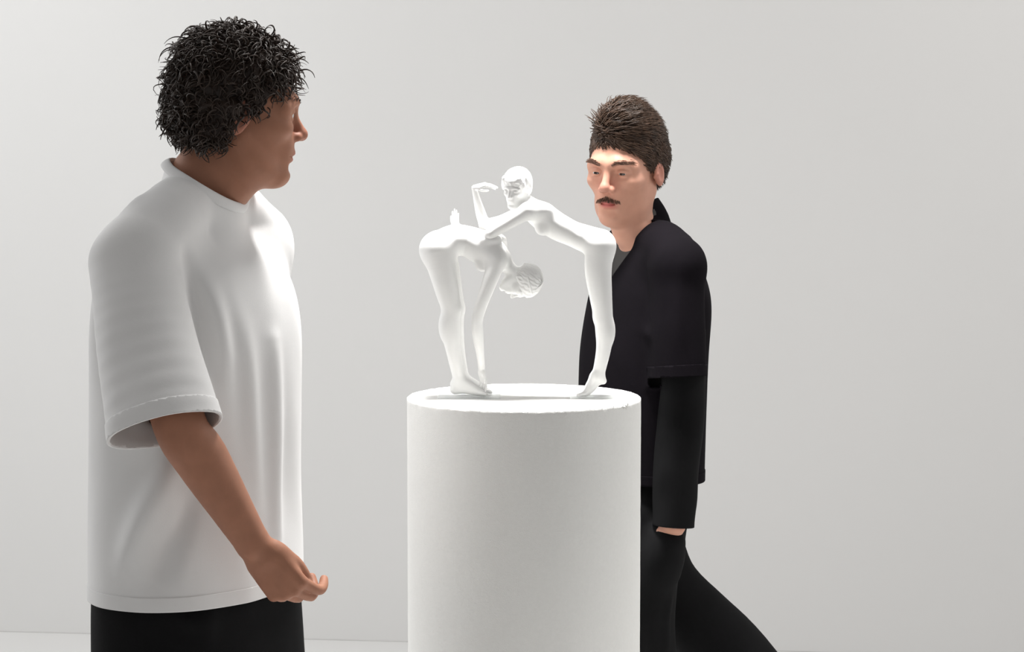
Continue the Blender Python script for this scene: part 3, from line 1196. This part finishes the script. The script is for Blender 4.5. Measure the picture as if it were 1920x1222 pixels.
    open_end(bm, Fs, D_T, tb + td_ * .014, td_, .13)
    open_end(bm, Fs, D_T, nk_co + nk_no * .014, nk_no, .12, keep=.007, inner=.09)
    relief(bm, fn)
    rib = collar_rib(bm, nk_co, nk_no, .13)
    tee = garment('t_shirt', bm, M_TEE, root)
    link('collar', make_mesh('collar', *rib, M_TEE), tee)
    bm = to_bm(V, Q)
    cut(bm, hem_co, hem_no)
    cut(bm, (0, 0, hz_ + .024), (0, 0, 1))
    relief(bm, fn, .0014)
    garment('bottom_hem', bm, M_TEE, tee)
    band(V, Q, Fs, D_T, sb + sd_ * .014, sd_, .14, .027, 'sleeve_hem', M_TEE, tee, fn)
    band(V, Q, Fs, D_T, tb + td_ * .014, td_, .13, .027, 'sleeve_hem', M_TEE, tee, fn)
    # ---- trousers
    Ft = Field(axis(-1.02, -.15, .007), axis(3.55, 4.45, .007), axis(.03, .99, .007))
    Ft.frame(M, O)
    Ft.loft([.72, .82, .92, .96], [.138, .138, .130, .125], [.178, .185, .185, .18], k=.03, cx=[.005, 0, 0, 0])
    for h, k_, a in ((hipR, knR, anR), (hipL, knL, anL)):
        Ft.chain([h + (0, 0, -.02), (h + k_) / 2, k_, (k_ + a) / 2, a], (.108, .104, .096, .092, .086), .03)
    Ft.frame()
    V, Q = Ft.mesh(2)
    V = fold_disp(V, normals(V, Q), [(P(395, 1140, 3.84), P(400, 1222, 3.82), .02, .010), (P(300, 1140, 3.84), P(420, 1190, 3.82), .014, .006), (P(470, 1140, 3.88), P(550, 1190, 3.9), .016, .008)], .005, (8, 8, 3), 4)
    bm = to_bm(V, Q)
    cut(bm, (0, 0, .95), (0, 0, 1))
    for a, k_ in ((anR, knR), (anL, knL)):
        aw, kw = O + M @ a, O + M @ k_
        cut(bm, aw + nz(kw - aw) * .01, nz(aw - kw), aw, .16)
    garment('trousers', bm, M_BLACK, root)
    fl = lambda v: np.array([v[0], v[1], 0.0])
    hl = fl(w(*(anL + (-.055, 0, 0))))
    shoe(root, hl, hl + f * .29)
    tR = fl(w(*(anR + (.19, 0, 0))))
    hR = w(*(anR + (-.05, 0, 0)))
    hR[2] = .085
    shoe(root, hR, tR + f * .02, 1, (.35, -.2, 1))
    # ---- curly hair
    zmin = ([-.12, -.04, -.022, -.010, .041, .075, .1], [-.058, -.052, -.040, -.004, .020, .046, .062])
    Fh = Field(*[axis(ho[i] - .17, ho[i] + .17, .0035) for i in range(3)])
    Fh.frame(hm, ho)
    dsp = lambda X, Y, Z: (.007 * noise(np.stack(np.broadcast_arrays(X * 55, Y * 55, Z * 55), -1), 3)).astype(f32)
    Fh.ell((-.010, 0, .046), (.100, .086, .088), .02, disp=dsp)
    Fh.ell((-.050, 0, .000), (.066, .082, .066), .03, disp=dsp)
    Fh.chain([(-.03, -.078, -.01), (-.05, -.07, -.04)], (.022, .02), .02, disp=dsp)
    Fh.chain([(-.03, .078, -.01), (-.05, .07, -.04)], (.022, .02), .02, disp=dsp)
    Fh.ell((.095, 0, -.030), (.085, .12, .092), .01, '-')
    Fh.ell((.04, 0, -.07), (.07, .12, .07), .01, '-')
    Vh, Qh = Fh.mesh(1)
    rng = np.random.default_rng(7)
    strands = []
    Nh = normals(Vh, Qh)
    for i in rng.permutation(len(Vh))[:3000]:
        L = (Vh[i] - ho) @ hm
        n = Nh[i] @ hm
        if F.at(Vh[i] + Nh[i] * .004) < .002:
            continue
        L = L - n * .006
        front = np.clip((L[0] - .02) / .07, 0, 1)
        top = np.clip((L[2] - .03) / .07, 0, 1)
        length = rng.uniform(.030, .052) * (.75 + .45 * top)
        drift = nz(np.array([-.12 + .75 * front * rng.uniform(-.2, 1), rng.normal(0, .4), -.6 + .5 * top]))
        m_ = 16
        p = L.copy()
        pts = []
        ph, tw, cr = rng.uniform(0, 6.28), rng.choice([-1, 1]) * rng.uniform(3, 6.5), rng.uniform(.003, .011)
        for q in range(m_):
            t = q / (m_ - 1)
            dir_ = nz(n * (.85 - .85 * t) + drift * (0.35 + 1.0 * t))
            if q:
                p = p + dir_ * length / (m_ - 1)
            a = nz(np.cross(dir_, (.31, .22, .92)))
            b = np.cross(dir_, a)
            r = cr * min(1, t * 2.2)
            pts.append(p + r * (a * math.cos(ph + tw * t) + b * math.sin(ph + tw * t)))
        rad = rng.uniform(.0010, .0024) * (1 - .8 * np.linspace(0, 1, m_) ** 2)
        strands.append((np.array(pts) @ hm.T + ho, rad))
    Vs, Qs = tubes(strands, 5)
    Vc = np.concatenate([Vh, Vs])
    Qc = np.concatenate([Qh, Qs + len(Vh)])
    hair = link('hair', make_mesh('hair', Vc, Qc, M_HAIR1), root)
    # brows
    for sg in (1, -1):
        st = []
        for q in range(70):
            t = rng.uniform(0, 1)
            L = np.array([.12, sg * (.014 + .036 * t), .021 + .006 * math.sin(t * 2.6) + rng.normal(0, .0018)])
            p = F.project(ho + hm @ L, hm @ np.array([-1, 0, 0]))
            e = hm @ nz((-.3 * t, sg * 1, .25 - .5 * t))
            st.append((np.array([p, p + e * .005 + hm @ (.0012, 0, 0), p + e * .009]), np.array([.0006, .0005, .0002])))
        link('eyebrow', make_mesh('eyebrow', *tubes(st, 4), M_HAIR1), root)
    return root


build_man_white()


# ---------------------------------------------------------------- the man in black, right, behind the plinth
def build_man_black():
    Y0 = 5.15
    c0 = P(1214, 700, Y0)
    TH = R_(25)
    f = np.array([-math.cos(TH), -math.sin(TH), 0])
    M = frame(f, (0, 0, 1))
    O = np.array([c0[0], Y0, 0.])
    root = empty('person', O, 'person with short brown hair and moustache, black overshirt and trousers, walking behind the plinth', 'person')
    fy = R_(28)
    hm = frame((-math.sin(fy), -math.cos(fy), -.13), (.04, 0, 1))
    ho = P(1173, 311, Y0 - .02)
    nb = P(1206, 432, Y0 + .03)
    lsn, rsn = P(1275, 492, 4.98), P(1172, 468, 5.32)
    le, lw = P(1279, 722, 4.97), P(1262, 982, 4.955)
    re, rw = P(1140, 690, 5.36), P(1085, 850, 5.26)
    hipL, hipR = P(1203, 955, 5.06), P(1200, 955, 5.24)
    knL, knR = P(1196, 1262, 5.04), P(1380, 1244, 5.28)
    anL = np.array([knL[0] + .0, 5.04, .09])
    anR = knR + np.array([.24, .03, -.30])
    xs = axis(-.02, .80, .0042, [(ho[0] - .11, ho[0] + .11, .0018)])
    ys = axis(4.78, 5.52, .0046, [(ho[1] - .14, ho[1] + .10, .0018)])
    zs = axis(.05, 1.72, .006, [(ho[2] - .13, ho[2] + .12, .0018), (.70, .80, .003)])
    F = Field(xs, ys, zs)
    F.frame(M, O)
    F.loft([.74, .88, 1.02, 1.18, 1.30, 1.38], [.072, .075, .072, .085, .08, .05], [.13, .135, .13, .15, .15, .11], k=.03, cx=[.04, .03, .018, .006, 0, 0])
    F.frame()
    for h, k_, a in ((hipR, knR, anR), (hipL, knL, anL)):
        mid = P(1203, 1060, 5.05) if h is hipL else P(1250, 1085, 5.25)
        F.chain([h, mid, k_, (k_ * .65 + a * .35), a], (.066, .062, .05, .05, .034), .03)
    F.chain([rsn, nb + (0, 0, -.07), lsn], (.042, .044, .042), .03)
    F.chain([nb + (0.005, 0, -.06), nb, P(1187, 398, Y0 + .01), P(1180, 358, Y0 - .01)], (.048, .047, .048, .052), .03)
    F.chain([P(1172, 392, Y0 - .03), P(1186, 430, Y0 - .03)], (.038, .045), .03)
    F.chain([lsn, (lsn + le) / 2, le, le * .7 + lw * .3, lw], (.044, .042, .036, .038, .027), .02)
    F.chain([rsn, (rsn + re) / 2, re, re * .7 + rw * .3, rw], (.044, .042, .036, .038, .027), .02)
    yd = nz((-.28, .28, -1))
    zd = nz(np.array([.75, -1, 0]) - yd * yd.dot((.75, -1, 0)))
    xd = np.cross(yd, zd)
    hand(F, np.column_stack([xd, yd, zd]), lw + yd * .012, .95, 1 if xd[0] < 0 else -1, [(16, 20, 12)] * 4, thumb=((.25, .95, -.35), (0, .95, -.3), (0, .95, -.3)))
    yr = nz((-.35, -.1, -1))
    zr = nz(np.array([-.3, 1, 0]) - yr * yr.dot((-.3, 1, 0)))
    xr = np.cross(yr, zr)
    hand(F, np.column_stack([xr, yr, zr]), rw + yr * .012, .95, 1 if xr[0] < 0 else -1, [(25, 30, 20)] * 4)
    head(F, hm, ho, .96, True, .0028)
    V, Q = F.mesh(1)
    me = make_mesh('body', V, Q, M_SKIN2)
    link('body', me, root)
    set_tint(me, lip_tint(V, hm, ho, .96))
    for sg in (1, -1):
        eyeball(root, hm, ho, .96, sg, hm @ nz((1, .10, -.28)))
    # ---- grey inner tee (neck and chest show)
    Fg = Field(axis(.08, .60, .005), axis(4.86, 5.46, .005), axis(.98, 1.50, .005))
    Fg.frame(M, O)
    Fg.loft([.95, 1.1, 1.22, 1.30, 1.36, 1.40], [.092, .094, .094, .086, .068, .04], [.140, .145, .148, .142, .125, .085], k=.03)
    Fg.frame()
    Fg.chain([rsn, nb + (0, 0, -.07), lsn], (.044, .048, .044), .03)
    D_T = Fg.D.copy()
    g_no = nz(np.cross(P(1172, 437, Y0 - .05) - P(1232, 400, Y0 + .06), np.array([.35, .9, .1])))
    if g_no[2] < 0:
        g_no = -g_no
    g_co = P(1200, 414, Y0)
    Fg.chain([nb + (0.005, 0, -.07), nb, P(1187, 394, Y0 + .01)], (.056, .053, .052), .02, cap=(g_co + g_no * .014, g_no))
    V, Q = Fg.mesh(2)
    bm = to_bm(V, Q)
    cut(bm, (0, 0, 1.0), (0, 0, -1))
    open_end(bm, Fg, D_T, g_co + g_no * .014, g_no, .10, keep=.007, inner=.078)
    tee = garment('inner_shirt', bm, M_GREY, root, .003)
    tee['label'] = 'dark grey crew-neck shirt under the open collar'
    # ---- black overshirt
    Fs = Field(axis(-.04, .66, .0055), axis(4.80, 5.50, .0055), axis(.80, 1.52, .0055))
    Fs.frame(M, O)
    Fs.loft([.82, .90, 1.02, 1.14, 1.24, 1.30, 1.35, 1.38], [.118, .119, .120, .121, .117, .104, .080, .05], [.182, .182, .184, .182, .180, .170, .145, .10], k=.03, pw=2.3, cx=[.018, .017, .015, .012, .0, -.004, -.006, -.008])
    Fs.frame()
    Fs.chain([rsn, nb * .6 + rsn * .4 + (0, 0, .0), nb + (0, 0, -.066), nb * .6 + lsn * .4 + (0, 0, .0), lsn], (.056, .054, .056, .054, .058), .04)
    D_T = Fs.D.copy()
    k_no = nz(np.cross(P(1172, 430, Y0 - .05) - P(1234, 388, Y0 + .07), np.array([.35, .9, .1])))
    if k_no[2] < 0:
        k_no = -k_no
    k_co = P(1199, 402, Y0)
    Fs.chain([nb + (.005, .01, -.08), nb + (.004, .01, 0), P(1189, 390, Y0 + .02)], (.064, .060, .058), .018, cap=(k_co + k_no * .014, k_no))
    sa = lsn + np.array([-.004, 0, -.02])
    sb = P(1271, 706, 4.955)
    sd_ = nz(sb - sa + np.array([.012, 0, 0]))
    Fs.chain([sa, sa * .5 + sb * .5, sb + sd_ * .03], (.056, .058, .060), .022, cap=(sb + sd_ * .014, sd_))
    ta, tb = rsn + np.array([0, 0, -.02]), P(1150, 676, 5.36)
    td_ = nz(tb - ta)
    Fs.chain([ta, ta * .5 + tb * .5, tb + td_ * .03], (.056, .058, .062), .022, cap=(tb + td_ * .014, td_))
    V, Q = Fs.mesh(3)
    N = normals(V, Q)
    fn = lambda V_, N_: fold_disp(V_, N_, [(P(1240, 500, 5.0), P(1232, 690, 4.95), .014, -.010), (P(1200, 430, 5.0), P(1155, 560, 5.0), .02, .006), (P(1165, 600, 4.98), P(1240, 640, 4.96), .014, .006), (P(1280, 500, 4.92), P(1270, 690, 4.92), .02, .006)], .004, (9, 9, 3.5), 21)
    bm = to_bm(V, Q)
    hz_ = .87
    cut(bm, (0, 0, hz_), (0, 0, -1))
    open_end(bm, Fs, D_T, sb + sd_ * .014, sd_, .09)
    open_end(bm, Fs, D_T, tb + td_ * .014, td_, .09)
    open_end(bm, Fs, D_T, k_co + k_no * .014, k_no, .10, keep=.007, inner=.080)
    # open collar: two lapel cuts, then drop the wedge between them
    vb = np.array([.1, 0, 1.285])
    for sg in (1, -1):
        a, b = np.array([0, sg * .080, 1.45]), np.array([0, 0, 1.285])
        no = np.cross(b - a, (1, 0, 0))
        cut(bm, O + M @ b, M @ nz(no), O + M @ np.array([.08, 0, 1.37]), .2, clear=False)
    bad = []
    for g in bm.faces:
        L = M.T @ (np.array(g.calc_center_median()) - O)
        if L[0] > .012 and L[2] > 1.285 and abs(L[1]) < (L[2] - 1.285) / (1.45 - 1.285) * .080:
            bad.append(g)
    bmesh.ops.delete(bm, geom=bad, context='FACES')
    relief(bm, fn)
    over = garment('overshirt', bm, M_OVER, root, .004)
    band(V, Q, Fs, D_T, sb + sd_ * .014, sd_, .09, .024, 'sleeve_hem', M_OVER, over, fn)
    band(V, Q, Fs, D_T, tb + td_ * .014, td_, .09, .024, 'sleeve_hem', M_OVER, over, fn)
    bm = to_bm(V, Q)
    cut(bm, (0, 0, hz_), (0, 0, -1))
    cut(bm, (0, 0, hz_ + .022), (0, 0, 1))
    relief(bm, fn, .0014)
    garment('bottom_hem', bm, M_OVER, over)
    # ---- long black sleeves below the short ones
    for e0, e1, h1, rr in ((lsn, le, lw, (.050, .050, .050, .046, .040)), (rsn, re, rw, (.048, .047, .046, .044, .040))):
        lo, hi = np.minimum(np.minimum(e0, e1), h1) - .08, np.maximum(np.maximum(e0, e1), h1) + .08
        Fl = Field(*[axis(lo[i], hi[i], .005) for i in range(3)])
        e0b = e0 * .45 + e1 * .55
        Fl.chain([e0b, e1, e1 * .5 + h1 * .5, h1 + nz(h1 - e1) * .04], rr[:4], .01)
        V2, Q2 = Fl.mesh(1)
        V2 = fold_disp(V2, normals(V2, Q2), [], .004, (14, 14, 10), 5)
        bm = to_bm(V2, Q2)
        cut(bm, h1 + nz(h1 - e1) * .004, nz(h1 - e1))
        cut(bm, e0b, nz(e0b - e1))
        garment('long_sleeve', bm, M_BLACK, root, .003)
    # ---- wide black trousers
    Ft = Field(axis(-.06, .98, .007), axis(4.76, 5.55, .007), axis(.03, .95, .007))
    Ft.frame(M, O)
    Ft.loft([.68, .76, .84, .92], [.090, .096, .100, .100], [.155, .16, .16, .155], k=.03, cx=[.035, .03, .015, .005])
    Ft.frame()
    Ft.chain([hipL + (0, 0, -.01), P(1203, 1060, 5.05), P(1196, 1160, 5.04), knL, (knL + anL) / 2, anL], (.088, .084, .082, .084, .082, .080), .015)
    Ft.chain([hipR + (0, 0, -.01), P(1238, 1085, 5.25), P(1306, 1168, 5.27), knR, (knR + anR) / 2, anR], (.084, .082, .086, .092, .088, .080), .015)
    Ft.chain([lw + yd * .046, lw + yd * .09, lw + yd * .19], (.043, .050, .040), .03)
    V, Q = Ft.mesh(2)
    V = fold_disp(V, normals(V, Q), [(P(1256, 1120, 4.98), P(1254, 1222, 4.98), .012, .006)], .004, (8, 8, 3), 9)
    bm = to_bm(V, Q)
    cut(bm, (0, 0, .90), (0, 0, 1))
    for a, k_ in ((anR, knR), (anL, knL)):
        cut(bm, a + nz(k_ - a) * .01, nz(a - k_), a, .15)
    garment('trousers', bm, M_BLACK, root)
    hl = np.array([anL[0], anL[1], 0.0]) - f * .055
    shoe(root, hl, hl + f * .28)
    t2 = np.array([anR[0] - .13, anR[1] - .05, 0.0])
    h2 = np.array([anR[0] + .03, anR[1], anR[2] - .0])
    shoe(root, h2, t2, 1, (-.6, 0, .8))
    # ---- hair
    zmin = ([-.13, -.06, -.035, -.012, .008, .03, .062, .1], [-.070, -.060, -.040, .012, .006, .040, .055, .062])
    Fh = Field(*[axis(ho[i] - .16, ho[i] + .17, .003) for i in range(3)])
    Fh.frame(hm, ho, .97)
    dsp = lambda X, Y, Z: (.003 * noise(np.stack(np.broadcast_arrays(X * 40, Y * 110, Z * 60), -1), 3)).astype(f32)
    Fh.ell((-.010, 0, .042), (.096, .079, .084), .02, disp=dsp)
    Fh.ell((-.036, 0, .010), (.070, .077, .076), .03, disp=dsp)
    Fh.ell((.012, 0, .090), (.060, .044, .042), .03, disp=dsp)
    Fh.ell((.100, 0, -.032), (.078, .12, .090), .006, '-')
    Fh.ell((.012, 0, -.060), (.058, .12, .070), .006, '-')
    Fh.ell((-.05, 0, -.115), (.09, .12, .05), .006, '-')
    Vh, Qh = Fh.mesh(1)
    rng = np.random.default_rng(17)
    strands = []
    Nh = normals(Vh, Qh)
    for i in rng.permutation(len(Vh))[:8500]:
        L = (Vh[i] - ho) @ hm
        n = Nh[i] @ hm
        if F.at(Vh[i] + Nh[i] * .003) < .0004:
            continue
        L = L - n * .001
        top = np.clip((L[2] - .045) / .05, 0, 1)
        front = np.clip((L[0] + .02) / .09, 0, 1)
        if L[0] > .035:
            top = max(top, .55)
        length = .016 + .040 * top * rng.uniform(.7, 1.15) * (.5 + .5 * front) + .010 * (L[2] < -.03)
        back = nz(np.array([-1 + .35 * front, .45 * (1 if rng.random() < .8 else -.3) + rng.normal(0, .2), -.25 + .25 * front]))
        down = nz(np.array([-.75, rng.normal(0, .12), -.75]))
        flow = nz(back * top + down * (1 - top))
        m_ = 9
        p = L.copy()
        pts = []
        wv, ph = rng.uniform(.0, .0022), rng.uniform(0, 6.28)
        tp = math.exp(-((L[1] + .004) / .040) ** 2) * np.clip((L[0] + .075) / .07, 0, 1) * top
        lift = max(.40, (.30 + .5 * top * (.25 + .9 * front)) * (.60 + .70 * tp))
        length = max(.017, length * (.75 + .45 * tp))
        for q in range(m_):
            t = q / (m_ - 1)
            dir_ = nz(n * lift * (1 - .85 * t) + flow * (.25 + 1.0 * t))
            if q:
                p = p + dir_ * length / (m_ - 1)
            a = nz(np.cross(dir_, (.31, .82, .42)))
            pts.append(p + a * wv * math.sin(ph + 7 * t))
        strands.append((np.array(pts) @ hm.T + ho, rng.uniform(.0008, .0015) * (1 - .8 * np.linspace(0, 1, m_) ** 2)))
    Vs, Qs = tubes(strands, 4)
    link('hair', make_mesh('hair', np.concatenate([Vh, Vs]), np.concatenate([Qh, Qs + len(Vh)]), M_HAIR2), root)
    for sg in (1, -1):
        st = []
        for q in range(120):
            t = rng.uniform(0, 1)
            L = np.array([.12, sg * (.013 + .040 * t), .0165 + .006 * math.sin(t * 2.6) + rng.normal(0, .0020)])
            p = F.project(ho + hm @ L, hm @ np.array([-1, 0, 0]))
            e = hm @ nz((-.3 * t, sg * 1, .25 - .5 * t))
            st.append((np.array([p, p + e * .005 + hm @ (.0014, 0, 0), p + e * .010]), np.array([.0005, .00045, .0002])))
        link('eyebrow', make_mesh('eyebrow', *tubes(st, 4), M_BROW2), root)
    st = []
    for q in range(210):
        y = rng.uniform(-.027, .027)
        z = -.0545 - abs(y) * .32 + rng.uniform(-.0045, .0045) * (1 - abs(y) / .04)
        p = F.project(ho + hm @ np.array([.125, y, z]), hm @ np.array([-1, 0, 0]))
        e = hm @ nz((.12, y * 18, -1))
        st.append((np.array([p, p + e * .0035 + hm @ (.001, 0, 0), p + e * .007]), np.array([.00045, .0004, .0002])))
    link('moustache', make_mesh('moustache', *tubes(st, 4), M_BROW2), root)
    return root


build_man_black()
